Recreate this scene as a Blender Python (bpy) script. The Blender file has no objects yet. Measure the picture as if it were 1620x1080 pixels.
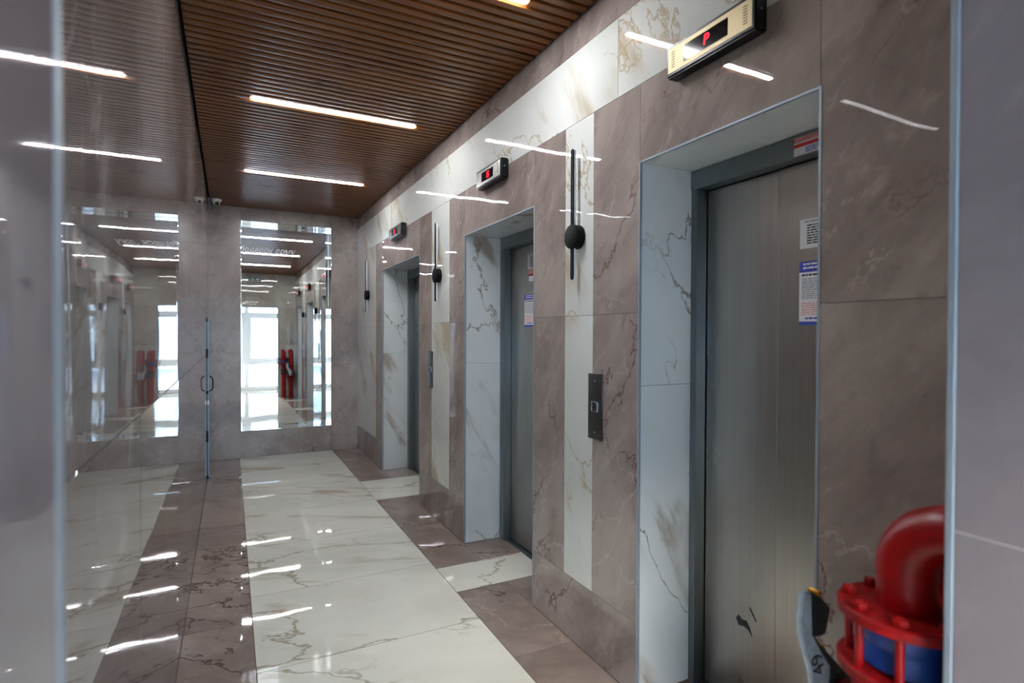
import bpy, bmesh, math, random
from mathutils import Matrix, Vector
random.seed(7)
S = bpy.context.scene
COL = S.collection

# ------------------------------------------------------------------ camera, world, exposure
R_ = math.radians
YAW, PIT, ROL = R_(26.9488), R_(-0.7076), R_(-0.2075)
s_, c_ = math.sin(YAW), math.cos(YAW)
cp, sp = math.cos(PIT), math.sin(PIT)
F = Vector((s_*cp, c_*cp, sp)); U0 = Vector((-s_*sp, -c_*sp, cp)); R0 = Vector((c_, -s_, 0))
cr, sr = math.cos(ROL), math.sin(ROL)
RR = R0*cr - U0*sr; UU = R0*sr + U0*cr
cd = bpy.data.cameras.new('camera'); cam = bpy.data.objects.new('camera', cd); COL.objects.link(cam)
m = Matrix.Identity(4)
for i in range(3):
    m[i][0], m[i][1], m[i][2] = RR[i], UU[i], -F[i]
m.translation = (0, 0, 1.42)
cam.matrix_world = m
cd.sensor_width = 36; cd.lens = 877.675/1620*36; cd.clip_start = 0.02; cd.clip_end = 200
cd.dof.use_dof = True; cd.dof.focus_distance = 3.2; cd.dof.aperture_fstop = 2.2
S.camera = cam

w = bpy.data.worlds.new('sky'); S.world = w; w.use_nodes = True
nt = w.node_tree; nt.nodes.clear()
sky = nt.nodes.new('ShaderNodeTexSky'); sky.sky_type = 'NISHITA'; sky.sun_disc = False
sky.sun_elevation = R_(38); sky.sun_rotation = R_(200); sky.air_density = 1.0; sky.dust_density = 2.0
bgn = nt.nodes.new('ShaderNodeBackground'); bgn.inputs[1].default_value = 1.1
won = nt.nodes.new('ShaderNodeOutputWorld')
nt.links.new(sky.outputs[0], bgn.inputs[0]); nt.links.new(bgn.outputs[0], won.inputs[0])

LED_STRENGTH = 46.0
VS = S.view_settings
S.display_settings.display_device = 'sRGB'
VS.view_transform = 'Standard'; VS.look = 'None'; VS.gamma = 1; VS.use_curve_mapping = False
VS.exposure = 2.26
S.cycles.max_bounces = 14; S.cycles.glossy_bounces = 8; S.cycles.transparent_max_bounces = 12
S.cycles.diffuse_bounces = 5
S.cycles.sample_clamp_indirect = 8.0
S.cycles.caustics_reflective = True
S.cycles.blur_glossy = 0.5

# ------------------------------------------------------------------ dimensions (metres; camera stands at x = y = 0)
D = 1.414            # right wall plane
XL = -0.201          # left wall plane
H = 2.851            # ceiling
YB = 7.031           # far wall
YF = 0.478           # wall with the opening the picture is taken through
YF0 = 0.14
JL, JR = -0.103, 1.03
PH = 2.0865          # portal height
PORT = [(0.9602, 1.6953), (2.5332, 3.490), (4.4874, 5.760)]
XJ = 1.68            # where the tiled reveal meets the steel frame
XD = 1.735           # door leaf plane
MIR = (0.112, 1.102, 0.306, 2.71)
YM = 7.225

# ------------------------------------------------------------------ materials
def lin(c):
    f = lambda v: v/12.92 if v <= 0.04045 else ((v+0.055)/1.055)**2.4
    return tuple(f(v/255) for v in c) + (1,)

class NT:
    def __init__(s, name):
        s.mat = bpy.data.materials.new(name); s.mat.use_nodes = True
        s.t = s.mat.node_tree; s.t.nodes.clear()
        s.out = s.n('ShaderNodeOutputMaterial')
    def n(s, typ, **kw):
        nd = s.t.nodes.new(typ)
        for k, v in kw.items(): setattr(nd, k, v)
        return nd
    def l(s, a, b): s.t.links.new(a, b)
    def math(s, op, a, b=None, clamp=False):
        nd = s.n('ShaderNodeMath', operation=op, use_clamp=clamp)
        for i, v in enumerate((a, b)):
            if v is None: continue
            if isinstance(v, (int, float)): nd.inputs[i].default_value = v
            else: s.l(v, nd.inputs[i])
        return nd.outputs[0]
    def mix(s, fac, a, b):
        nd = s.n('ShaderNodeMix', data_type='RGBA')
        for i, v in ((0, fac), (6, a), (7, b)):
            if isinstance(v, (int, float)): nd.inputs[i].default_value = v
            elif isinstance(v, tuple): nd.inputs[i].default_value = v
            else: s.l(v, nd.inputs[i])
        return nd.outputs[2]
    def noise(s, vec, scale, detail=4, rough=0.55, dist=0.0):
        nd = s.n('ShaderNodeTexNoise')
        nd.inputs['Scale'].default_value = scale; nd.inputs['Detail'].default_value = detail
        nd.inputs['Roughness'].default_value = rough; nd.inputs['Distortion'].default_value = dist
        s.l(vec, nd.inputs['Vector']); return nd.outputs['Fac']
    def rng(s, v, a, b, c=0.0, d=1.0):
        nd = s.n('ShaderNodeMapRange', interpolation_type='SMOOTHSTEP')
        s.l(v, nd.inputs[0])
        for i, x in enumerate((a, b, c, d)): nd.inputs[i+1].default_value = x
        return nd.outputs[0]
    def coords(s, rot=(0, 0, 0), scale=(1, 1, 1), seed=0.0, shift=True, vtype='POINT'):
        tc = s.n('ShaderNodeTexCoord'); mp = s.n('ShaderNodeMapping', vector_type=vtype)
        mp.inputs['Rotation'].default_value = rot; mp.inputs['Scale'].default_value = scale
        if shift:
            oi = s.n('ShaderNodeObjectInfo')
            cx = s.n('ShaderNodeCombineXYZ')
            s.l(s.math('MULTIPLY', oi.outputs['Random'], 53.0), cx.inputs[0])
            s.l(s.math('MULTIPLY', oi.outputs['Random'], 91.0), cx.inputs[1])
            cx.inputs[2].default_value = seed
            va = s.n('ShaderNodeVectorMath', operation='ADD')
            s.l(tc.outputs['Object'], va.inputs[0]); s.l(cx.outputs[0], va.inputs[1])
            s.l(va.outputs[0], mp.inputs['Vector'])
        else:
            s.l(tc.outputs['Object'], mp.inputs['Vector'])
        return mp.outputs[0]
    def bsdf(s, col, rough, metal=0.0, normal=None, **kw):
        b = s.n('ShaderNodeBsdfPrincipled')
        for k, v in (('Base Color', col), ('Roughness', rough), ('Metallic', metal)):
            if isinstance(v, (int, float, tuple)): b.inputs[k].default_value = v
            else: s.l(v, b.inputs[k])
        for k, v in kw.items(): b.inputs[k.replace('_', ' ')].default_value = v
        if normal is not None: s.l(normal, b.inputs['Normal'])
        s.l(b.outputs[0], s.out.inputs[0]); return b
    def bump(s, height, strength, dist):
        nd = s.n('ShaderNodeBump'); nd.inputs['Strength'].default_value = strength
        nd.inputs['Distance'].default_value = dist
        s.l(height, nd.inputs['Height']); return nd.outputs[0]

def plain(name, c, rough=0.5, metal=0.0, var=0.06, scale=18, **kw):
    t = NT(name); v = t.coords()
    f = t.noise(v, scale, 5)
    a = lin(c); b = tuple(x*(1-var*3) for x in a[:3]) + (1,)
    t.bsdf(t.mix(t.rng(f, .35, .7), a, b), rough, metal, **kw)
    return t.mat

def marble(name, light, dark, veins, rough=0.07, vdir=(.2, -.55, .8), stretch=1.8, cloud=2.2, mottle=.35, wavy=0.35, ior=1.5, seed=0.0):
    """veins: ('crack', colour, scale, width, strength, warp, mask_low, mask_high) branching lines,
    ('brush', colour, scale, low, strength, high, mask_low, mask_high) clusters of soft strokes along vdir"""
    t = NT(name)
    rot = Vector(vdir).to_track_quat('Z', 'Y').to_euler()
    v = t.coords(rot, (1, 1, stretch), seed, vtype='TEXTURE')
    vs = t.coords(rot, (1, 1, 6.5), seed, vtype='TEXTURE')
    col = t.mix(t.rng(t.noise(v, cloud, 8, 0.62, 0.5), .34, .66), lin(dark), lin(light))
    g = t.noise(v, cloud*5, 9, 0.72, 0.4)
    lo = tuple(x*.72 for x in lin(dark)[:3]) + (1,); hi = tuple(min(1, x*1.16) for x in lin(light)[:3]) + (1,)
    col = t.mix(t.math('MULTIPLY', t.rng(g, .52, .72), mottle), col, lo)
    col = t.mix(t.math('MULTIPLY', t.rng(g, .48, .30), mottle), col, hi)
    for i, (kind, vc, sc, wd, st, ds, m0, m1) in enumerate(veins):
        mk = t.rng(t.noise(v, sc*0.6 + 0.37*i + .3, 3, 0.55, 0.3), m0, m1)
        if kind == 'crack':
            nd = t.n('ShaderNodeTexNoise'); nd.inputs['Scale'].default_value = sc*1.7; nd.inputs['Detail'].default_value = 6; nd.inputs['Roughness'].default_value = .62
            t.l(v, nd.inputs['Vector'])
            sb = t.n('ShaderNodeVectorMath', operation='SUBTRACT'); sb.inputs[1].default_value = (.5, .5, .5); t.l(nd.outputs['Color'], sb.inputs[0])
            sl = t.n('ShaderNodeVectorMath', operation='SCALE'); sl.inputs['Scale'].default_value = ds/sc; t.l(sb.outputs[0], sl.inputs[0])
            ad = t.n('ShaderNodeVectorMath', operation='ADD'); t.l(v, ad.inputs[0]); t.l(sl.outputs[0], ad.inputs[1])
            vo = t.n('ShaderNodeTexVoronoi', feature='DISTANCE_TO_EDGE'); vo.inputs['Scale'].default_value = sc
            t.l(ad.outputs[0], vo.inputs['Vector'])
            line = t.rng(vo.outputs['Distance'], 0.0, wd, 1.0, 0.0)
        else:
            line = t.rng(t.noise(vs, sc, 7, 0.62, 0.25), wd, ds)
        col = t.mix(t.math('MULTIPLY', t.math('MULTIPLY', line, mk), st), col, lin(vc))
    tc = t.n('ShaderNodeTexCoord')
    wv = t.noise(tc.outputs['Object'], 3.1, 1.5, 0.4)
    t.bsdf(col, rough, 0.0, t.bump(wv, wavy, 0.004), IOR=ior)
    return t.mat

TAUPE = dict(light=(155, 143, 136), dark=(127, 115, 109), mottle=.6)
TV = [('crack', (188, 178, 172), 3.2, .016, .45, .9, .45, .6),
      ('crack', (96, 72, 64), 1.15, .010, .85, .8, .50, .58),
      ('crack', (104, 82, 74), 2.6, .014, .60, .9, .52, .62),
      ('brush', (178, 168, 162), 5.0, .55, .45, .70, .48, .6)]
M = {}
M['taupe'] = marble('taupe_marble_tile', veins=TV, rough=0.018, **TAUPE)
M['taupe_left'] = marble('polished_taupe_marble_tile', (122, 113, 109), (102, 94, 91), TV[:1] + TV[2:], rough=0.02, wavy=0.2, ior=1.44, vdir=(.1, .3, 1))
M['taupe_back'] = marble('honed_taupe_marble_tile', veins=TV, rough=0.22, **TAUPE)
M['taupe_jamb'] = marble('grey_rose_marble_tile', (134, 126, 130), (120, 112, 116), TV[3:], rough=0.03, wavy=0.12, mottle=.15)
M['white'] = marble('white_gold_veined_tile', (206, 208, 203), (192, 195, 188),
                    [('brush', (166, 150, 118), 2.6, .50, .8, .64, .47, .58), ('crack', (164, 144, 104), 1.1, .008, .75, .7, .44, .55),
                     ('crack', (150, 142, 128), 2.2, .008, .5, .7, .53, .62)], rough=0.016, vdir=(.3, .5, .8), stretch=2.6, cloud=1.3, mottle=.1)
M['jamb'] = marble('white_reveal_tile', (206, 211, 211), (194, 200, 201),
                   [('brush', (150, 137, 122), 3.6, .52, .85, .64, .50, .58), ('crack', (126, 108, 94), 1.3, .010, .85, .8, .47, .56),
                    ('crack', (150, 140, 130), 2.8, .012, .5, .8, .55, .62)], rough=0.03, vdir=(.42, -.3, -.85), stretch=2.4, cloud=1.2, mottle=.1)
M['floor_white'] = marble('cream_floor_tile', (206, 206, 195), (190, 190, 179),
                          [('brush', (156, 144, 122), 3.2, .52, .8, .62, .46, .56), ('crack', (142, 128, 106), 1.05, .014, .8, .8, .42, .53),
                           ('crack', (154, 142, 122), 2.0, .008, .5, .9, .52, .6)],
                          rough=0.022, vdir=(.9, -.42, .1), stretch=2.2, cloud=1.5, wavy=0.22, mottle=.12)
M['floor_taupe'] = marble('taupe_floor_tile', (140, 126, 118), (116, 103, 96),
                          [('crack', (178, 162, 150), 3.0, .014, .45, .9, .45, .6), ('crack', (70, 54, 47), 1.0, .010, .9, .8, .47, .55),
                           ('crack', (84, 66, 58), 2.4, .010, .6, .9, .52, .62)], rough=0.03, vdir=(.8, -.6, .1), stretch=1.7, wavy=0.22)
M['beige'] = marble('beige_veined_tile', (184, 181, 170), (160, 155, 144),
                    [('brush', (136, 122, 104), 2.4, .50, .7, .64, .46, .58), ('crack', (118, 102, 84), 1.4, .010, .7, .8, .47, .58)], rough=0.03, vdir=(.6, .1, -.75), stretch=2.2, mottle=.2)
M['pale_grout'] = plain('pale_grout', (196, 190, 188), 0.8)
M['edge_metal'] = plain('dull_aluminium', (128, 138, 145), 0.4, 0.8, var=.03)
M['grout'] = plain('grey_grout', (118, 110, 104), 0.8)
M['floor_grout'] = plain('brown_grout', (92, 80, 70), 0.85)
M['black'] = plain('satin_black', (10, 14, 15), 0.6, IOR=1.22)
M['black_plastic'] = plain('gloss_black_plastic', (10, 14, 16), 0.3, IOR=1.35)
M['void'] = plain('dark_ceiling_void', (16, 12, 10), 0.9)
M['trim'] = plain('anodised_aluminium', (146, 158, 168), 0.48, 0.35, var=.03)
M['chrome'] = plain('bright_metal', (215, 220, 224), 0.18, 1.0, var=.02)
M['whitep'] = plain('white_plastic', (222, 224, 224), 0.4, var=.02)
M['opal'] = plain('opal_diffuser', (214, 218, 224), 0.35, var=.02)
M['pvc'] = plain('white_window_frame', (232, 236, 238), 0.35, var=.02)
M['plaster'] = plain('white_plaster', (226, 226, 222), 0.8)
M['facade'] = plain('pale_facade', (222, 219, 212), 0.85)
M['asphalt'] = plain('grey_pavement', (150, 150, 148), 0.85)
M['winblue'] = plain('blue_grey_glazing', (176, 192, 204), 0.15)
M['red'] = plain('red_pipe_paint', (140, 4, 8), 0.32, var=.08, IOR=1.4)
M['redworn'] = plain('worn_red_paint', (132, 7, 10), 0.5, var=.14, scale=60, IOR=1.3)
M['bluepaint'] = plain('blue_valve_enamel', (16, 62, 140), 0.35)
M['lever'] = plain('pale_grey_enamel', (168, 182, 194), 0.5, var=.08, scale=40)
M['darkgreen'] = plain('black_green_cast_iron', (16, 34, 40), 0.4)
M['brass'] = plain('yellow_zinc', (190, 140, 50), 0.4, 0.7)
M['ink'] = plain('dark_ink', (46, 46, 54), 0.7)
M['inkblue'] = plain('blue_ink', (60, 72, 170), 0.6)
M['inkred'] = plain('red_ink', (196, 40, 44), 0.6)
M['inkpale'] = plain('pale_red_ink', (226, 150, 144), 0.6)
M['inkgrey'] = plain('grey_ink', (150, 154, 166), 0.6)
M['paper'] = plain('paper', (214, 214, 216), 0.55, var=.02)
M['frost'] = plain('frosted_lettering', (240, 242, 244), 0.6, var=.02)
M['green'] = plain('green_sign_face', (14, 96, 74), 0.4)
M['gold'] = plain('cream_champagne_faceplate', (172, 156, 120), 0.5, 0.5, var=.03)
M['silver'] = plain('silver_faceplate', (200, 198, 194), 0.25, 0.85, var=.03)
M['screen'] = plain('smoked_display_window', (18, 12, 20), 0.08, var=.02)
M['scuff'] = plain('dark_scuff', (40, 44, 46), 0.6)

def steel(name, c, rough, seed=0):
    t = NT(name); v = t.coords((0, 0, 0), (1, 1, .02), seed)
    f = t.noise(v, 60, 4, 0.6)
    v2 = t.coords((0, 0, 0), (1, 1, .6), seed + 3)
    b = t.noise(v2, 2.6, 4, 0.55, 0.4)
    a = lin(c)
    col = t.mix(t.rng(f, .3, .7), tuple(x*.9 for x in a[:3]) + (1,), a)
    col = t.mix(t.math('MULTIPLY', t.rng(b, .4, .7), .35), col, tuple(x*.6 for x in a[:3]) + (1,))
    r = t.rng(b, .3, .7, rough, rough + .12)
    t.bsdf(col, r, 1.0, t.bump(f, .06, .0005))
    return t.mat
M['steel'] = steel('brushed_steel', (180, 176, 170), 0.27)
M['steel_frame'] = steel('brushed_steel_frame', (132, 140, 144), 0.3, 5)
M['steel_plate'] = steel('brushed_dark_steel', (112, 114, 116), 0.32, 9)

def wood(name):
    t = NT(name); v = t.coords((0, 0, 0), (.9, 14, 14))
    f = t.noise(v, 3.0, 6, 0.6, 0.6)
    oi = t.n('ShaderNodeObjectInfo')
    col = t.mix(t.rng(f, .3, .7), lin((88, 50, 20)), lin((134, 80, 34)))
    col = t.mix(t.math('MULTIPLY', oi.outputs['Random'], .3), col, lin((76, 43, 18)))
    t.bsdf(col, t.rng(f, .3, .7, .27, .36), 0.0, t.bump(f, .06, .001), IOR=1.4)
    return t.mat
M['wood'] = wood('walnut_slat')

def emit(name, c, st):
    t = NT(name); e = t.n('ShaderNodeEmission'); e.inputs[0].default_value = lin(c); e.inputs[1].default_value = st
    t.l(e.outputs[0], t.out.inputs[0]); return t.mat
M['led'] = emit('led_diffuser', (249, 250, 255), LED_STRENGTH)
M['digit'] = emit('red_led_digit', (255, 20, 30), 2.4)

def mirror_mat():
    t = NT('silvered_mirror'); v = t.coords()
    f = t.noise(v, 2.0, 2)
    t.bsdf(t.mix(f, (.86, .89, .89, 1), (.90, .92, .92, 1)), 0.0, 1.0)
    return t.mat
M['mirror'] = mirror_mat()
def glass_mat():
    t = NT('window_glass'); tr = t.n('ShaderNodeBsdfTransparent'); gl = t.n('ShaderNodeBsdfGlossy')
    tr.inputs[0].default_value = (.93, .96, .97, 1); gl.inputs['Roughness'].default_value = 0.0
    fr = t.n('ShaderNodeFresnel'); fr.inputs[0].default_value = 1.45
    mx = t.n('ShaderNodeMixShader'); t.l(fr.outputs[0], mx.inputs[0]); t.l(tr.outputs[0], mx.inputs[1]); t.l(gl.outputs[0], mx.inputs[2])
    t.l(mx.outputs[0], t.out.inputs[0]); return t.mat
M['glass'] = glass_mat()

# ------------------------------------------------------------------ mesh helpers
def link(name, me, mat, parent=None, loc=(0, 0, 0)):
    o = bpy.data.objects.new(name, me); COL.objects.link(o)
    if mat is not None and not me.materials: me.materials.append(M[mat])
    o.location = loc
    if parent is not None:
        o.parent = parent
        o.location = Vector(loc) - world_loc(parent)
    return o
def world_loc(o):
    v = Vector(o.location)
    while o.parent is not None:
        o = o.parent; v += Vector(o.location)
    return v
def finish(bm, name, smooth=False):
    bmesh.ops.recalc_face_normals(bm, faces=bm.faces)
    me = bpy.data.meshes.new(name); bm.to_mesh(me); bm.free()
    if smooth:
        for p in me.polygons: p.use_smooth = len(p.vertices) < 7
        me.set_sharp_from_angle(angle=R_(24))
    return me
def add_box(bm, x0, x1, y0, y1, z0, z1):
    v = [bm.verts.new(p) for p in ((x0, y0, z0), (x1, y0, z0), (x1, y1, z0), (x0, y1, z0), (x0, y0, z1), (x1, y0, z1), (x1, y1, z1), (x0, y1, z1))]
    for q in ((0, 3, 2, 1), (4, 5, 6, 7), (0, 1, 5, 4), (1, 2, 6, 5), (2, 3, 7, 6), (3, 0, 4, 7)): bm.faces.new([v[i] for i in q])
_cache = {}
def box(name, x0, x1, y0, y1, z0, z1, mat, parent=None, bev=0.0, seg=1):
    """one box mesh, origin in its middle; equal boxes share their mesh"""
    sx, sy, sz = x1-x0, y1-y0, z1-z0
    key = (round(sx, 4), round(sy, 4), round(sz, 4), mat, bev, seg)
    me = _cache.get(key)
    if me is None:
        bm = bmesh.new(); add_box(bm, -sx/2, sx/2, -sy/2, sy/2, -sz/2, sz/2)
        if bev > 0:
            bmesh.ops.bevel(bm, geom=list(bm.edges), offset=bev, segments=seg, affect='EDGES', profile=0.6)
        me = finish(bm, name, bev > 0 and seg > 1); _cache[key] = me
    return link(name, me, mat, parent, ((x0+x1)/2, (y0+y1)/2, (z0+z1)/2))
def boxes(name, lst, mat, parent=None, loc=(0, 0, 0)):
    bm = bmesh.new()
    for b in lst: add_box(bm, b[0]-loc[0], b[1]-loc[0], b[2]-loc[1], b[3]-loc[1], b[4]-loc[2], b[5]-loc[2])
    return link(name, finish(bm, name), mat, parent, loc)
def frame_axes(d):
    d = Vector(d).normalized(); a = Vector((0, 0, 1)) if abs(d.z) < .9 else Vector((1, 0, 0))
    u = d.cross(a).normalized(); return d, u, d.cross(u).normalized()
def lathe(name, p0, p1, prof, mat, parent=None, n=32):
    """prof: (t along p0->p1 in metres, radius)"""
    p0 = Vector(p0); p1 = Vector(p1); d, u, v = frame_axes(p1-p0); c = (p0+p1)/2
    bm = bmesh.new(); rings = []
    for t, r in prof:
        rings.append([bm.verts.new(p0 + d*t + (u*math.cos(2*math.pi*i/n) + v*math.sin(2*math.pi*i/n))*r - c) for i in range(n)])
    for a, b in zip(rings, rings[1:]):
        for i in range(n): bm.faces.new((a[i], a[(i+1) % n], b[(i+1) % n], b[i]))
    bm.faces.new(rings[0]); bm.faces.new(rings[-1])
    return link(name, finish(bm, name, True), mat, parent, c)
def cyl(name, p0, p1, r, mat, parent=None, n=28, bev=0.002):
    L = (Vector(p1)-Vector(p0)).length; b = min(bev, r*.4, L*.4)
    return lathe(name, p0, p1, [(0, r-b), (b*.3, r-b*.3), (b, r), (L-b, r), (L-b*.3, r-b*.3), (L, r-b)], mat, parent, n)
def tube(name, pts, r, mat, parent=None, n=24):
    pts = [Vector(p) for p in pts]; c = sum(pts, Vector())/len(pts)
    bm = bmesh.new(); rings = []; u = None
    for i, p in enumerate(pts):
        d = (pts[min(i+1, len(pts)-1)] - pts[max(i-1, 0)]).normalized()
        if u is None: _, u, _ = frame_axes(d)
        u = (u - d*u.dot(d)).normalized(); v = d.cross(u)
        rings.append([bm.verts.new(p - c + (u*math.cos(2*math.pi*k/n) + v*math.sin(2*math.pi*k/n))*r) for k in range(n)])
    for a, b in zip(rings, rings[1:]):
        for k in range(n): bm.faces.new((a[k], a[(k+1) % n], b[(k+1) % n], b[k]))
    bm.faces.new(rings[0]); bm.faces.new(rings[-1])
    return link(name, finish(bm, name, True), mat, parent, c)
def plate(name, pts, o, ax, ay, th, mat, parent=None, bev=0.0, seg=2):
    """polygon pts (u, v) in the plane o + u*ax + v*ay, extruded by th along ax x ay"""
    o, ax, ay = Vector(o), Vector(ax), Vector(ay); nn = ax.cross(ay).normalized()*th
    P = [o + ax*a + ay*b for a, b in pts]; c = sum(P, Vector())/len(P)
    bm = bmesh.new()
    lo = [bm.verts.new(p - c) for p in P]; hi = [bm.verts.new(p - c + nn) for p in P]
    bm.faces.new(lo); bm.faces.new(hi)
    for i in range(len(P)): j = (i+1) % len(P); bm.faces.new((lo[i], lo[j], hi[j], hi[i]))
    bmesh.ops.recalc_face_normals(bm, faces=bm.faces)
    if bev: bmesh.ops.bevel(bm, geom=list(bm.edges), offset=bev, segments=seg, affect='EDGES')
    return link(name, finish(bm, name, bev > 0), mat, parent, c)
def text(name, body, loc, right, up, size, mat, parent=None, depth=0.0005, shear=0.0, align='CENTER'):
    cu = bpy.data.curves.new(name, 'FONT'); cu.body = body; cu.size = size; cu.extrude = depth
    cu.align_x = align; cu.align_y = 'CENTER'; cu.shear = shear; cu.materials.append(M[mat])
    o = bpy.data.objects.new(name, cu); COL.objects.link(o)
    r, u = Vector(right), Vector(up); nn = r.cross(u)
    mm = Matrix.Identity(4)
    for i in range(3): mm[i][0], mm[i][1], mm[i][2] = r[i], u[i], nn[i]
    o.rotation_euler = mm.to_euler()
    o.location = Vector(loc) - (world_loc(parent) if parent is not None else Vector())
    if parent is not None: o.parent = parent
    me = bpy.data.meshes.new_from_object(o.evaluated_get(bpy.context.evaluated_depsgraph_get()))
    q = bpy.data.objects.new(name, me); COL.objects.link(q)
    q.rotation_euler, q.location, q.parent = o.rotation_euler.copy(), o.location.copy(), parent
    bpy.data.objects.remove(o); q.name = name
    return q
def thing(name, label, cat, loc=(0, 0, 0), group=None):
    o = bpy.data.objects.new(name, None); COL.objects.link(o); o.empty_display_size = .1
    o.location = loc; o['label'] = label; o['category'] = cat
    if group: o['group'] = group
    return o
def tag(o, label, cat, group=None):
    o['label'] = label; o['category'] = cat
    if group: o['group'] = group
    return o
def struct(o, label=None):
    o['kind'] = 'structure'
    if label: o['label'] = label
    return o
G = 0.0007   # half a joint
TH = 0.010   # tile thickness
def tile_x(x, sgn, y0, y1, z0, z1, mat, parent, bev=0.0006):      # face at x, body on side sgn
    a, b = sorted((x, x + sgn*TH)); return box('tile', a, b, y0+G, y1-G, z0+G, z1-G, mat, parent, bev)
def tile_y(y, sgn, x0, x1, z0, z1, mat, parent, bev=0.0006):
    a, b = sorted((y, y + sgn*TH)); return box('tile', x0+G, x1-G, a, b, z0+G, z1-G, mat, parent, bev)
def tile_z(z, sgn, x0, x1, y0, y1, mat, parent, bev=0.0006):
    a, b = sorted((z, z + sgn*TH)); g = G + (.0012 if z == 0 else 0); return box('tile', x0+g, x1-g, y0+g, y1-g, a, b, mat, parent, bev)

# ------------------------------------------------------------------ right wall with the three portals
T1 = TH + .0006
spans = [(YF, PORT[0][0]), (PORT[0][1], PORT[1][0]), (PORT[1][1], PORT[2][0]), (PORT[2][1], YB)]
back = []
for i, (a, b) in enumerate(spans):
    back.append((D+T1, 2.0, a + (T1 if i else 0), b - (T1 if i < 3 else 0), -.02, H + .12))
for a, b in PORT: back.append((D+T1, 2.0, a - T1, b + T1, PH + T1, H + .12))
wr = struct(boxes('wall_right', back, 'grout'), 'right wall of taupe and white marble tiles with three lift portals')
Z1, Z2, Z3, Z4 = .292, 1.507, 2.388, 2.712
cols = [[(YF, PORT[0][0], 'taupe')],
        [(PORT[0][1], 2.002, 'taupe'), (2.002, 2.229, 'white'), (2.229, PORT[1][0], 'taupe')],
        [(PORT[1][1], 3.783, 'taupe'), (3.783, 4.175, 'white'), (4.175, PORT[2][0], 'taupe')],
        [(PORT[2][1], 6.043, 'taupe'), (6.043, YB - TH - .001, 'white')]]
for i, (a, b) in enumerate(spans):
    tile_x(D, 1, a, min(b, YB-TH-.001), 0.001, Z1, 'taupe', wr)
    for y0, y1, mt in cols[i]:
        tile_x(D, 1, y0, y1, Z1, Z2, mt, wr); tile_x(D, 1, y0, y1, Z2, Z3, mt, wr)
for a, b in PORT: tile_x(D, 1, a, b, PH, Z3, 'taupe', wr)
def run(y0, y1, start, step):
    js = [y0]; k = start
    while k < y1 - .02:
        if k > y0 + .02: js.append(k)
        k += step
    return list(zip(js, js[1:] + [y1]))
for a, b in run(YF, YB-TH-.001, .635, 1.2): tile_x(D, 1, a, b, Z3, Z4, 'white', wr)
for a, b in run(YF, YB-TH-.001, 1.05, 1.2): tile_x(D, 1, a, b, Z4, H + .02, 'taupe', wr)
for a, b in PORT:     # reveals of the portals
    for z0, z1 in ((0.001, 1.222), (1.222, PH + TH)):
        tile_y(b, 1, D + TH + .001, XJ + .06, z0, z1, 'jamb', wr); tile_y(a, -1, D + TH + .001, XJ + .06, z0, z1, 'jamb', wr)
    mid = (a + b)/2
    tile_z(PH, 1, D + TH + .001, XJ + .06, a, mid, 'jamb', wr); tile_z(PH, 1, D + TH + .001, XJ + .06, mid, b, 'jamb', wr)
    # aluminium corner trims
    for y0, y1 in ((b - .003, b + .005), (a - .005, a + .003)):
        box('corner_trim', D - .002, D + .010, y0, y1, 0, PH + .004, 'trim', wr, .001)
    box('corner_trim', D - .002, D + .010, a, b, PH - .003, PH + .004, 'trim', wr, .001)

# ------------------------------------------------------------------ left wall
wl = struct(boxes('wall_left', [(XL - .12, XL - T1, YF, YB, -.02, H + .12)], 'pale_grout'), 'polished taupe marble wall at the left')
for a, b in run(YF, YB - TH - .001, 1.06, .6):
    for z0, z1 in ((.001, 1.216), (1.216, 2.43), (2.43, H + .02)):
        o = tile_x(XL, -1, a + .0004, b - .0004, z0 + .0006, z1 - .0006, 'taupe_left', wl, .0008)
        o.rotation_euler = (0, random.uniform(-.0010, .0010), random.uniform(-.0014, .0014))

# ------------------------------------------------------------------ far wall around the mirror niche
x0, x1, z0, z1 = MIR
wb = struct(boxes('wall_back', [(XL - .1, x0 - .004, YB + T1, YM + .1, -.02, H + .12), (x1 + .004, D + .3, YB + T1, YM + .1, -.02, H + .12),
                                (x0 - .004, x1 + .004, YB + T1, YM + .1, -.02, z0 - .004), (x0 - .004, x1 + .004, YB + T1, YM + .1, z1 + .004, H + .12)], 'grout'),
            'far taupe marble wall with a mirror niche')
for a, b in ((0.001, 1.213), (1.213, 2.42), (2.42, H + .02)):
    tile_y(YB, 1, XL, x0, a, b, 'taupe_back', wb); tile_y(YB, 1, x1, D + .01, a, b, 'taupe_back', wb)
tile_y(YB, 1, x0, x1, .001, z0, 'taupe_back', wb); tile_y(YB, 1, x0, x1, z1, H + .02, 'taupe_back', wb)

# ------------------------------------------------------------------ near wall with the opening the camera looks through
wf = struct(boxes('wall_front', [(XL - .1, JL - T1, YF0 + T1, YF - T1, -.02, H + .12), (JR + T1, D + .6, YF0 + T1, YF - T1, -.02, H + .12),
                                 (JL - T1, JR + T1, YF0 + T1, YF - T1, PH + T1, H + .12)], 'pale_grout'), 'near wall with a tiled opening')
for a, b in ((.001, 1.109), (1.109, PH)):
    tile_x(JL, -1, YF0, YF - .012, a, b, 'taupe_jamb', wf); tile_x(JR, 1, YF0, YF - .012, a, b, 'taupe_jamb', wf)
tile_z(PH, 1, JL, JR, YF0, YF - .012, 'taupe_jamb', wf)
for xa, xb in ((JL - .008, JL - .0002), (JR + .0002, JR + .008)): box('grout_line', xa, xb, YF0, YF - .012, 1.1083, 1.1097, 'pale_grout', wf)
for a, b in ((.001, 1.216), (1.216, PH)):
    tile_y(YF, -1, XL, JL - .012, a, b, 'beige', wf); tile_y(YF, -1, JR + .012, D, a, b, 'beige', wf)
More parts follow.
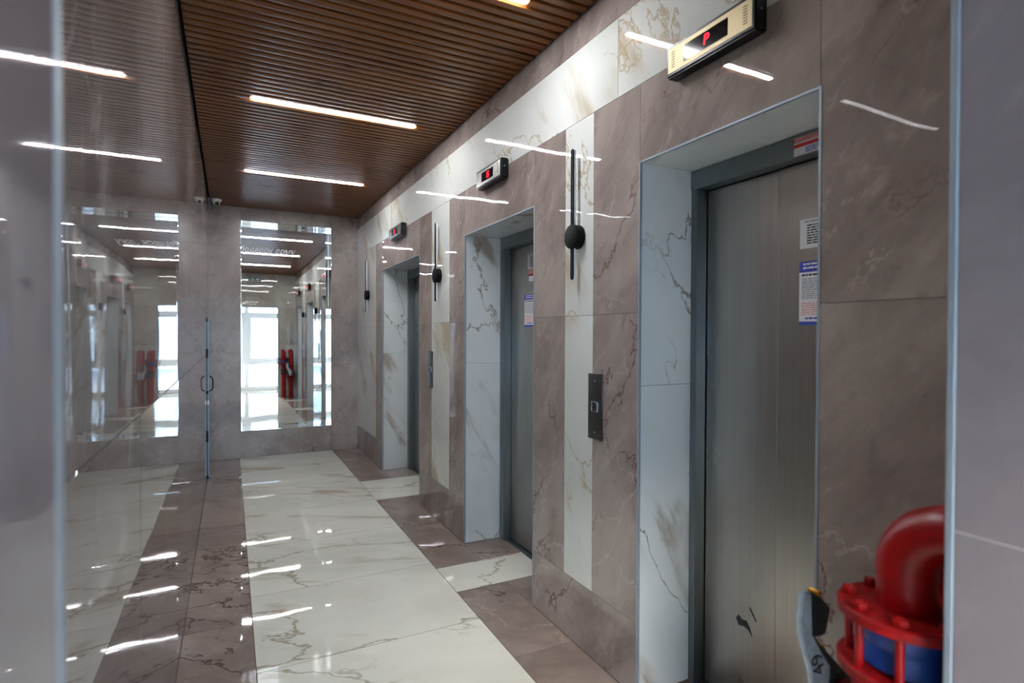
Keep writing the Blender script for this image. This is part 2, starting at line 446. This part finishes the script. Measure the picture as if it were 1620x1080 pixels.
for a, b in ((XL, .38), (.38, .98), (.98, D)): tile_y(YF, -1, a, b, PH + .012, H + .02, 'beige', wf)
for xa, xb in ((JL - .0118, JL + .001), (JR - .001, JR + .0118)): box('corner_trim', xa, xb, YF - .0118, YF + .001, 0, PH + .01, 'trim', wf, .002)
box('corner_trim', JL, JR, YF - .0118, YF + .001, PH - .001, PH + .0118, 'trim', wf, .002)

# ------------------------------------------------------------------ floor
HX0, HX1, YW = -2.6, 3.4, -1.72
fl = struct(boxes('floor', [(XL - .1, 2.0, YF0, YM + .1, -.08, -.0012), (HX0, HX1, YW - .1, YF0, -.08, -.0012)], 'floor_grout'), 'polished marble tile floor')
XB, XR = .0956, 1.112
ys = [YB - .75*k for k in range(9)] + [YF0]
for a, b in zip(ys[1:], ys): tile_z(0, -1, XB, XR, a, b, 'floor_white', fl)
ys = [YB, 6.1, 4.59, 3.01, 1.5, YF0]
for a, b in zip(ys[1:], ys): tile_z(0, -1, XL, XB, a, b, 'floor_taupe', fl)
strips = [(1.20, 1.455), (2.848, 3.187), (4.743, 5.405)]
XS = 1.695
for (a, b), (pa, pb) in zip(strips, PORT):
    tile_z(0, -1, XR, XS, a, b, 'floor_white', fl)
    tile_z(0, -1, D, XS, b, pb, 'floor_taupe', fl); tile_z(0, -1, D, XS, pa, a, 'floor_taupe', fl)
bord = [(YF0, strips[0][0]), (strips[0][1], strips[1][0]), (strips[1][1], strips[2][0]), (strips[2][1], YB)]
for a, b in bord:
    k = max(1, round((b-a)/.9))
    for q in range(k): tile_z(0, -1, XR, D, a + (b-a)*q/k, a + (b-a)*(q+1)/k, 'floor_taupe', fl)
nx = 6
for i in range(nx):
    for j in range(2):
        tile_z(0, -1, HX0 + (HX1-HX0)*i/nx, HX0 + (HX1-HX0)*(i+1)/nx, YW + (YF0-YW)*j/2, YW + (YF0-YW)*(j+1)/2, 'floor_white', fl)

# ------------------------------------------------------------------ slatted ceiling
ce = struct(boxes('ceiling', [(XL - .1, D + .1, YF, YB, H + .075, H + .1)], 'void'), 'ceiling of walnut slats over a dark void')
PITCH = .0601
LIGHTS = [YB - .040 - PITCH*round((YB - .040 - v)/PITCH) for v in (2.123, 3.765, 5.400)]   # each lamp takes the place of one slat
y = YB - .02
while y - .044 > YF + .004:
    ya, yb = y - .040, y
    if not any(ya < L + .015 and yb > L - .015 for L in LIGHTS):
        box('slat', XL + .012, D - .006, ya, yb, H, H + .044, 'wood', ce, .006, 3)
    else:    # the slat stops at both ends of a lamp
        box('slat', XL + .012, .115, ya, yb, H, H + .044, 'wood', ce, .006, 3)
        box('slat', 1.149, D - .006, ya, yb, H, H + .044, 'wood', ce, .006, 3)
    y -= PITCH

# ------------------------------------------------------------------ lift doors
for i, (a, b) in enumerate(PORT):
    fw = (.034, .068, .082)[i]
    words = ('nearest brushed steel lift door, scuffed at the bottom', 'middle brushed steel lift door between two white reveals', 'farthest brushed steel lift door beside the mirror wall')
    d = thing('door_%d' % (i+1), words[i], 'lift door', (XD, (a+b)/2, 0)); d['kind'] = 'structure'
    e = .0015
    box('jamb_post', XJ, XD + .06, b - fw, b - e, 0, PH - e, 'steel_frame', d, .002, 2)
    box('jamb_post', XJ, XD + .06, a + e, a + fw, 0, PH - e, 'steel_frame', d, .002, 2)
    box('header', XJ - .004, XD + .06, a + fw - .03 if fw > .034 else a + e, b - fw + .03 if fw > .034 else b - e, 2.008, PH - e, 'steel_frame', d, .003, 2)
    mid = (a+b)/2
    box('door_panel', XD, XD + .025, mid + .0015, b - fw - .004, .008, 2.004, 'steel', d, .0015)
    box('door_panel', XD - .004, XD + .021, a + fw + .004, mid - .0015, .008, 2.004, 'steel', d, .0015)
    box('sill', XS + .001, XD + .06, a + e, b - e, -.02, .002, 'steel_frame', d, .001)
    box('shaft_lining', XD + .03, XD + .05, a, b, 0, 2.06, 'void', d)
    if i == 0:
        def q(pts): return plate('scuff_mark', pts, (XD - .0004, 0, 0), (0, -1, 0), (0, 0, 1), .0004, 'scuff', d)
        q([(-1.500, .335), (-1.488, .352), (-1.470, .340), (-1.452, .345), (-1.434, .322), (-1.425, .292), (-1.442, .312), (-1.462, .318), (-1.488, .312)])
        q([(-1.440, .402), (-1.432, .400), (-1.408, .366), (-1.406, .358), (-1.412, .360), (-1.434, .388)])

# ------------------------------------------------------------------ mirror in its niche
mi = thing('wall_mirror', 'tall mirror with frosted lettering set in a niche of the far wall', 'mirror', ((x0+x1)/2, YM, z0))
g = box('glass', x0 + .004, x1 - .004, YM, YM + .006, z0 + .004, z1 - .004, 'mirror', mi)
MIRROR_TILT = (R_(-.24), 0, R_(.16)); g.rotation_euler = MIRROR_TILT
e = .005
box('reveal_panel', x0, x1, YB - .001, YM - .009, z1 - e, z1, 'mirror', mi); box('reveal_panel', x0, x1, YB - .001, YM - .009, z0, z0 + e, 'mirror', mi)
box('reveal_panel', x0, x0 + e, YB - .001, YM - .009, z0 + e, z1 - e, 'mirror', mi); box('reveal_panel', x1 - e, x1, YB - .001, YM - .009, z0 + e, z1 - e, 'mirror', mi)
text('lettering', 'Подарок дому', (.392, YM - .010, 2.41), (1, 0, 0), (0, 0, 1), .088, 'frost', mi, .0006, .25)

# ------------------------------------------------------------------ linear ceiling lamps
for k, L in enumerate(LIGHTS):
    words = ('slim linear lamp in the slatted ceiling nearest the opening', 'slim linear lamp in the middle of the slatted ceiling', 'slim linear lamp in the slatted ceiling near the mirror wall')
    t = thing('linear_lamp', words[k], 'ceiling light', (.632, L, H), 'linear lamps in the slatted ceiling')
    box('housing', .119, 1.145, L - .0165, L + .0165, H + .004, H + .05, 'whitep', t, .002)
    box('diffuser', .123, 1.141, L - .0145, L + .0145, H - .0015, H + .0035, 'led', t, .0008)

# ------------------------------------------------------------------ floor indicators over the lifts
SEG = {'1': 'bc', '5': 'afgcd', '8': 'abcdefg'}
def indicator(yc, zc, L, body, face, label):
    t = thing('floor_indicator', label, 'display', (D, yc, zc - .055), 'floor indicators over the lifts')
    xf = D - .052
    bm = bmesh.new(); add_box(bm, -.026, .026, -L/2, L/2, -.055, .055)
    bmesh.ops.bevel(bm, geom=list(bm.edges), offset=.006, segments=3, affect='EDGES')
    link('housing', finish(bm, 'housing', True), 'black_plastic', t, (D - .026, yc, zc))
    box('faceplate', xf - .0012, xf + .001, yc - L/2 + .012, yc + L/2 - .012, zc - .042, zc + .042, face, t, .0006)
    ws = .5 if face == 'gold' else .46
    y0, y1 = yc - L*ws/2 + .008, yc + L*ws/2 + .008
    box('screen', xf - .0020, xf - .0012, y0, y1, zc - .027, zc + .027, 'screen', t)
    for sgn in (-1, 1):     # vent slots at both ends
        for k in range(7):
            box('vent_slot', xf - .0016, xf - .0011, yc + sgn*(L/2 - .036) - .008, yc + sgn*(L/2 - .036) + .008, zc - .026 + k*.0085, zc - .0232 + k*.0085, 'void', t)
    cyl('screw', (D - .028, yc - L/2 - .0008, zc + .008), (D - .028, yc - L/2 + .001, zc + .008), .0035, 'chrome', t, 12, .0004)
    ch, hw, th = .034, .0085, .0045
    for n_, ch_ in enumerate(body):
        cy = (y0+y1)/2 - (n_ - (len(body)-1)/2)*.027 - .006
        if ch_ == 'P':
            text('digit', 'P', (xf - .0026, cy, zc), (0, -1, 0), (0, 0, 1), .046, 'digit', t, .0004, .12); continue
        bm = bmesh.new()
        hh = ch/2
        S_ = {'a': (-hw, hw, hh - th, hh), 'g': (-hw, hw, -th/2, th/2), 'd': (-hw, hw, -hh, -hh + th), 'b': (hw - th, hw, 0, hh), 'c': (hw - th, hw, -hh, 0), 'f': (-hw, -hw + th, 0, hh), 'e': (-hw, -hw + th, -hh, 0)}
        for sg in SEG[ch_]:
            u0, u1, v0, v1 = S_[sg]; add_box(bm, -.0004, .0004, -u1, -u0, v0, v1)
        link('digit', finish(bm, 'digit'), 'digit', t, (xf - .0026, cy, zc))
indicator(1.312, 2.367, .372, 'P', 'gold', 'cream faced floor indicator showing a red P above the nearest lift door')
indicator(3.003, 2.367, .352, '15', 'silver', 'silver faced floor indicator showing a red 15 above the middle lift door')
indicator(5.085, 2.367, .42, '8', 'silver', 'floor indicator with one red digit above the farthest lift door')

# ------------------------------------------------------------------ bar sconces
def sconce(yc, label):
    t = thing('wall_sconce', label, 'wall light', (D, yc, 1.862), 'black bar sconces on the white strips')
    cyl('disc', (D, yc, 1.862), (D - .045, yc, 1.862), .054, 'black', t, 40, .003)
    xb, hw, zt, zb = D - .033, .011, 2.257, 1.668
    pts = [(hw*math.cos(a), zt - hw + hw*math.sin(a)) for a in [math.pi*k/8 for k in range(9)]] + [(hw*math.cos(a), zb + hw + hw*math.sin(a)) for a in [math.pi + math.pi*k/8 for k in range(9)]]
    plate('bar', pts, (xb, yc, 0), (0, -1, 0), (0, 0, 1), .006, 'black', t, .0010)
    pts = [(u*.96, v) for u, v in pts]
    plate('diffuser', pts, (xb + .0105, yc, 0), (0, -1, 0), (0, 0, 1), .0100, 'opal', t, .0012)
sconce(2.115, 'black bar sconce with a round disc above the lift call button plate')
sconce(3.99, 'black bar sconce between the middle and the farthest lift')
sconce(6.385, 'black bar sconce nearest the mirror wall')

# ------------------------------------------------------------------ lift call plates
def call_plate(yc, zc, label):
    t = thing('call_plate', label, 'call button', (D, yc, zc - .14), 'steel lift call plates')
    hw, hh = .0505, .142
    box('plate', D - .006, D, yc - hw, yc + hw, zc - hh, zc + hh, 'steel_plate', t, .0012, 2)
    o = .004
    for a in ((yc + .018, yc + .022, zc - .022, zc + .022), (yc - .022, yc - .018, zc - .022, zc + .022), (yc - .018, yc + .018, zc + .018, zc + .022), (yc - .018, yc + .018, zc - .022, zc - .018)):
        box('button_frame', D - .0115, D - .0058, a[0], a[1], a[2], a[3], 'chrome', t, .0008)
    bt = box('button', D - .0090, D - .0058, yc - .0175, yc + .0175, zc - .0175, zc + .0175, 'steel_plate', t, .001)
    plate('arrow', [(-.007, -.008), (.007, -.008), (0, .009)], (D - .0092, yc, zc), (0, -1, 0), (0, 0, 1), .0006, 'void', t)
    for s in (-1, 1): cyl('screw', (D - .0072, yc, zc + s*.112), (D - .0055, yc, zc + s*.112), .0035, 'chrome', t, 14, .0005)
call_plate(1.976, 1.11, 'narrow steel lift call plate with an up arrow button between the nearest two lifts')
call_plate(4.19, 1.145, 'narrow steel lift call plate beside the farthest lift, seen edge on')

# ------------------------------------------------------------------ notices stuck to the lift doors
def notice(name, x, y1, z1, wd, ht, rects, label, grp):
    """rects: (u0, u1, v0, v1, material) in fractions from the top left"""
    t = thing(name, label, 'notice', (x, y1 - wd/2, z1 - ht), grp)
    box('sheet', x - .0008, x - .0001, y1 - wd, y1, z1 - ht, z1, 'paper', t)
    by = {}
    for u0, u1, v0, v1, mt in rects:
        if u1 - u0 >= .99 and mt != 'inkpale':
            box('colour_band', x - .0010, x - .0007, y1 - u1*wd, y1 - u0*wd, z1 - v1*ht, z1 - v0*ht, mt, t); continue
        by.setdefault(mt, []).append((x - .0011, x - .0008, y1 - u1*wd, y1 - u0*wd, z1 - v1*ht, z1 - v0*ht))
    for mt, lst in by.items():
        o = boxes({'inkblue': 'blue_print', 'inkred': 'red_print', 'inkpale': 'pale_print', 'inkgrey': 'grey_print', 'ink': 'dark_print', 'paper': 'white_print'}[mt], lst, mt, t, (x, y1 - wd/2, z1 - ht/2)); o['kind'] = 'stuff'
def rows(v0, v1, n, mt, u0=.1, u1=.9, h=.5, rag=.15):
    rnd = random.Random(int(v0*1000) + n); st = (v1-v0)/n; out = []
    for k in range(n):
        u = u0; end = u1 - rnd.random()*rag
        while u < end:
            e_ = min(end, u + rnd.uniform(.06, .2)); out.append((u, e_, v0 + k*st, v0 + k*st + st*h, mt)); u = e_ + .025
    return out
red_rects = [(0, 1, .0, .30, 'inkpale'), (0, 1, .36, .56, 'inkred')] + rows(.05, .28, 2, 'paper', .05, .95, .5) + rows(.62, .96, 4, 'inkblue', .42, .95, .55)
txt_rects = rows(.06, .16, 1, 'inkgrey', .15, .9, .6) + rows(.2, .9, 8, 'ink', .22, .92, .55)
blue_rects = [(0, 1, 0, .17, 'inkblue'), (0, 1, .945, 1, 'inkblue')] + [r[:2] + (r[2] - .0, r[3]) + r[4:] for r in rows(.03, .15, 2, 'paper', .12, .9, .45, .3)] \
    + rows(.2, .25, 1, 'ink', .08, .92, .6, 0) + rows(.265, .60, 10, 'inkgrey', .08, .95, .6) + rows(.65, .86, 6, 'inkpale', .08, .9, .5, .3) + rows(.88, .93, 1, 'inkblue', .2, .8, .6)
# blank strips keep the white print above the coloured ground
xp = XD - .004
notice('red_notice', XJ - .0041, 1.229, 2.074, .10, .060, red_rects, 'small red and white notice on the steel header of the nearest lift', 'notices on the lift doors')
notice('text_notice', xp, 1.243, 1.812, .115, .098, txt_rects, 'white sheet of black text on the nearest lift door', 'notices on the lift doors')
notice('blue_notice', xp, 1.244, 1.670, .115, .214, blue_rects, 'tall blue headed notice on the nearest lift door', 'notices on the lift doors')
notice('text_notice', XD, 3.190, 1.945, .14, .100, txt_rects, 'white sheet of black text on the middle lift door', 'notices on the lift doors')
notice('red_notice', XD, 3.172, 1.842, .13, .076, red_rects, 'small red and white notice on the middle lift door, under the text sheet', 'notices on the lift doors')
notice('blue_notice', XD, 3.230, 1.682, .15, .210, blue_rects, 'tall blue headed notice on the middle lift door', 'notices on the lift doors')

# ------------------------------------------------------------------ flush service hatch on the left wall
t = thing('service_hatch', 'low marble clad hatch with a black handle on the left wall', 'hatch', (XL, 6.45, 0))
XH = XL + .0022
hy0, hy1, hz = 6.17, 6.80, 1.57
box('panel', XH + .001, XH + .013, hy0 + .006, hy1, .012, hz - .004, 'taupe_left', t, .001)
box('edge_profile', XH + .001, XH + .017, hy0, hy0 + .006, .012, hz, 'edge_metal', t, .001)
for z0, z1 in ((hz - .035, hz + .006), (1.18, 1.27), (.83, .86), (.36, .47), (.004, .03)):
    box('hinge', XH + .0005, XH + .009, hy0 - .006, hy0 + .0005, z0, z1, 'black', t, .001)
zc, hh, pr = .928, .072, .047
tube('handle', [(XH + .013, hy0 + .04, zc - hh), (XH + .030, hy0 + .04, zc - hh + .002), (XH + .043, hy0 + .04, zc - hh + .018), (XH + pr, hy0 + .04, zc - hh + .03),
                (XH + pr, hy0 + .04, zc + hh - .03), (XH + .043, hy0 + .04, zc + hh - .018), (XH + .030, hy0 + .04, zc + hh - .002), (XH + .013, hy0 + .04, zc + hh)], .0055, 'black', t, 12)
box('sticker', XH + .001, XH + .016, hy0 - .0012, hy0 - .0002, .725, .765, 'paper', t)

# ------------------------------------------------------------------ dome camera
t = thing('dome_camera', 'small white dome security camera in the ceiling corner by the mirror wall', 'security camera', (-.125, 6.72, H))
c = Vector((-.125, 6.72, H))
lathe('base', c, c + Vector((0, 0, -.02)), [(0, .05), (.014, .05), (.019, .047), (.02, .044)], 'whitep', t)
prof = [(0, .001)] + [(.036 - .036*math.cos(a), .036*math.sin(a)) for a in [math.pi*k/12 for k in range(1, 12)]] + [(.072, .001)]
dd = Vector((.15, -.85, -.5)).normalized(); cc = c + Vector((0, -.002, -.034))
lathe('eyeball', cc - dd*.036, cc + dd*.036, prof, 'whitep', t)
cyl('lens', cc + dd*.027, cc + dd*.039, .021, 'black_plastic', t, 24, .003)

# ------------------------------------------------------------------ red standpipes with valves
def standpipe(px, py, zf, valve_mat, label, lever, fr=.113):
    t = thing('standpipe', label, 'pipe', (px, py, 0), 'red fire standpipes by the opening')
    r = .049; vh = .085; rb = .088
    cyl('base_collar', (px, py, 0), (px, py, .03), .066, 'red', t, 32, .004)
    cyl('lower_pipe', (px, py, .029), (px, py, zf - vh - .02), r, 'red', t, 40)
    cyl('upper_pipe', (px, py, zf + .018), (px, py, 1.00 - .02), r, 'red', t, 40)
    zc = .978; R2 = .092
    pts = [(px, py, zc - .01)] + [(px, py - R2 + R2*math.cos(a), zc + R2*math.sin(a)) for a in [math.pi/2*k/10 for k in range(11)]]
    pts.append((px, YF + .001, zc + R2))
    tube('elbow', pts, r + .002, 'red', t, 40)
    for zz in (zf, zf - vh - .022):
        lathe('flange', (px, py, zz), (px, py, zz + .022), [(0, .055), (0.0005, fr - .005), (.003, fr), (.019, fr), (.0215, fr - .005), (.022, .055)], 'redworn', t, 48)
    lathe('valve_body', (px, py, zf - vh), (px, py, zf), [(t_, r_*min(1, (fr - .030)/.078)) for t_, r_ in ((0, .07), (.006, .078), (.02, .078), (.042, .072), (.064, .078), (.079, .078), (vh, .07))], valve_mat, t, 40)
    for k in range(8):
        a = 2*math.pi*(k + .5)/8; bx, by = px + (fr - .020)*math.cos(a), py + (fr - .020)*math.sin(a)
        if by < YF + .012: continue
        o = cyl('bolt', (bx, by, zf - vh - .036), (bx, by, zf + .036), .0075, 'red', t, 12, .001)
        for z_ in (zf + .022, zf - vh - .036):
            cyl('bolt_head', (bx, by, z_), (bx, by, z_ + .013), .0135, 'redworn', o, 6, .002)
    if lever:
        zs = zf - vh/2
        return t, zs
    return t, zf - vh/2
p1, zs = standpipe(1.140, .592, .886, 'bluepaint', 'red fire standpipe with a blue valve and pale lever, next to the opening', True)
# lever handle: pale plate with a dark squeeze trigger, reaching up beside the lift
LY = .85
zl = .60
for zz in (.655, .533):
    lathe('flange', (1.140, .592, zz), (1.140, .592, zz + .022), [(0, .05), (0.0005, .062), (.003, .066), (.019, .066), (.0215, .062), (.022, .05)], 'redworn', p1, 48)
lathe('lever_valve', (1.140, .592, .555), (1.140, .592, .655), [(0, .054), (.008, .060), (.05, .057), (.092, .060), (.10, .054)], 'darkgreen', p1, 40)
cyl('valve_stem', (1.150, .655, zl), (1.315, LY - .01, .565), .014, 'darkgreen', p1, 20)
L1 = [(1.192, .823), (1.219, .815), (1.223, .737), (1.233, .704), (1.257, .668), (1.293, .626), (1.291, .601), (1.281, .53), (1.243, .518), (1.228, .576), (1.22, .624), (1.199, .675), (1.182, .724), (1.179, .762), (1.185, .805)]
plate('lever', L1, (0, LY, 0), (1, 0, 0), (0, 0, 1), .014, 'lever', p1, .003)
L2 = [(1.219, .813), (1.245, .803), (1.284, .766), (1.270, .715), (1.263, .706), (1.221, .710)]
plate('trigger', L2, (0, LY + .012, 0), (1, 0, 0), (0, 0, 1), .030, 'darkgreen', p1, .003)
L3 = [(1.224, .712), (1.252, .682), (1.305, .632), (1.362, .576), (1.340, .556), (1.292, .620), (1.256, .664), (1.232, .699)]
plate('lever_rib', L3, (0, LY + .004, 0), (1, 0, 0), (0, 0, 1), .024, 'darkgreen', p1, .002)
for a, b in (((1.252, .690), (1.270, .672)), ((1.276, .668), (1.292, .653))):
    cyl('spring', (a[0], LY + .004, a[1]), (b[0], LY + .004, b[1]), .006, 'brass', p1, 12)
cyl('lever_pin', (1.238, LY + .006, .812), (1.238, LY - .022, .812), .007, 'brass', p1, 14)
cyl('lever_hub', (1.324, LY + .01, .560), (1.324, LY - .022, .560), .046, 'darkgreen', p1, 32, .006)
cyl('hub_cap', (1.324, LY - .021, .560), (1.324, LY - .030, .560), .030, 'red', p1, 28, .004)
text('stencil_number', '49', (1.245, LY - .0146, .640), (-.25, 0, .968), (-.968, 0, -.25), .056, 'ink', p1, .0004)
standpipe(1.302, .592, .585, 'darkgreen', 'red fire standpipe with a dark valve, in the corner by the right wall', False, .092)

# ------------------------------------------------------------------ exit sign on the near wall (seen in the mirror)
t = thing('exit_sign', 'green running figure exit sign above the opening', 'sign', (.545, YF, 2.67), None)
box('housing', .405, .685, YF, YF + .025, 2.665, 2.775, 'whitep', t, .003, 2)
box('face', .412, .678, YF + .0248, YF + .027, 2.672, 2.768, 'green', t)
def px_(u, v): return (u, v)
fx = Vector((.545, YF + .0272, 2.72))
plate('arrow', [(-.10, 0), (-.065, .028), (-.065, .012), (-.02, .012), (-.02, -.012), (-.065, -.012), (-.065, -.028)], fx, (-1, 0, 0), (0, 0, 1), .0006, 'whitep', t)
plate('running_figure', [(.020, .012), (.036, .020), (.050, .016), (.066, .000), (.060, -.004), (.050, .004), (.046, -.008), (.060, -.022), (.052, -.042), (.044, -.040), (.050, -.022), (.036, -.016), (.020, -.034), (.012, -.030), (.030, -.006), (.034, .008), (.024, .006)], fx, (-1, 0, 0), (0, 0, 1), .0006, 'whitep', t)
plate('figure_head', [(.052 + .009*math.cos(a), .030 + .009*math.sin(a)) for a in [2*math.pi*k/14 for k in range(14)]], fx, (-1, 0, 0), (0, 0, 1), .0006, 'whitep', t)

# ------------------------------------------------------------------ entrance hall behind the camera, its glazing and the street
struct(box('wall_side_1', HX0 - .1, HX0, YW - .1, YF0, -.02, H + .1, 'plaster')); struct(box('wall_side_2', HX1, HX1 + .1, YW - .1, YF0, -.02, H + .1, 'plaster'))
struct(boxes('wall_inner', [(HX0, XL - .1, YF0, YF0 + .1, -.02, H + .1), (D + .6, HX1, YF0, YF0 + .1, -.02, H + .1)], 'plaster'))
struct(box('ceiling_hall', HX0 - .1, HX1 + .1, YW - .1, YF0, H, H + .1, 'plaster'))
wi = thing('window_1', 'white framed entrance glazing', 'window', (.4, YW, 0)); wi['kind'] = 'structure'
ZT = 2.62
struct(box('wall_outer', HX0 - .1, HX1 + .1, YW - .1, YW, ZT, H + .1, 'plaster'))
mull = [-2.55, -1.53, -.51, .44, 1.46, 2.48, 3.36]
for x in mull: box('mullion', x - .05, x + .05, YW - .08, YW, 0, ZT, 'pvc', wi, .004, 2)
for xa, xb in zip(mull, mull[1:]):
    a, b = xa + .05, xb - .05
    for z0, z1 in ((0, .10), (.68, .80), (1.95, 2.05), (ZT - .08, ZT)): box('transom', a, b, YW - .075, YW - .005, z0, z1, 'pvc', wi, .004, 2)
    for z0, z1 in ((.80, 1.95),):
        for q in ((a, a + .06, z0, z1), (b - .06, b, z0, z1), (a + .06, b - .06, z0, z0 + .05), (a + .06, b - .06, z1 - .05, z1)):
            box('sash', q[0], q[1], YW - .07, YW + .01, q[2], q[3], 'pvc', wi, .004, 2)
    for z0, z1 in ((.10, .68), (.85, 1.90), (2.05, ZT - .08)): box('pane', a - (0 if z0 != .85 else -.055), b - (0 if z0 != .85 else .055), YW - .042, YW - .036, z0, z1, 'glass', wi)
po = bpy.data.lights.new('window_daylight_portal', 'AREA'); po.shape = 'RECTANGLE'; po.size = HX1 - HX0; po.size_y = ZT; po.cycles.is_portal = True
poo = bpy.data.objects.new('window_daylight_portal', po); COL.objects.link(poo); poo.location = ((HX0+HX1)/2, YW - .15, ZT/2); poo.rotation_euler = (R_(90), 0, 0)

struct(box('ground_outside', -30, 30, -30, YW - .1, -.3, -.05, 'asphalt'))
bl = thing('street_building', 'pale building across the street', 'building', (0, -16, 0)); 
boxes('facade', [(-22, 24, -17, -16, -.05, 9.0)], 'facade', bl, (1, -16.5, 4.5))
for i in range(14):
    for j in range(3):
        wx = -19.5 + i*2.9; wz = .9 + j*2.9
        f = box('window_frame', wx, wx + 1.5, -16.05, -15.98, wz, wz + 1.5, 'pvc', bl)
        box('window_pane', wx + .08, wx + .71, -15.985, -15.96, wz + .08, wz + 1.42, 'winblue', f); box('window_pane', wx + .79, wx + 1.42, -15.985, -15.96, wz + .08, wz + 1.42, 'winblue', f)
t = thing('street_cabinet', 'small white cabinet with a pale blue panel outside the glazing', 'cabinet', (.76, -4.1, -.05))
box('cabinet_body', .63, .89, -4.25, -4.0, -.05, .31, 'whitep', t, .01, 2); box('cabinet_panel', .67, .85, -4.0, -3.995, .06, .25, 'winblue', t)
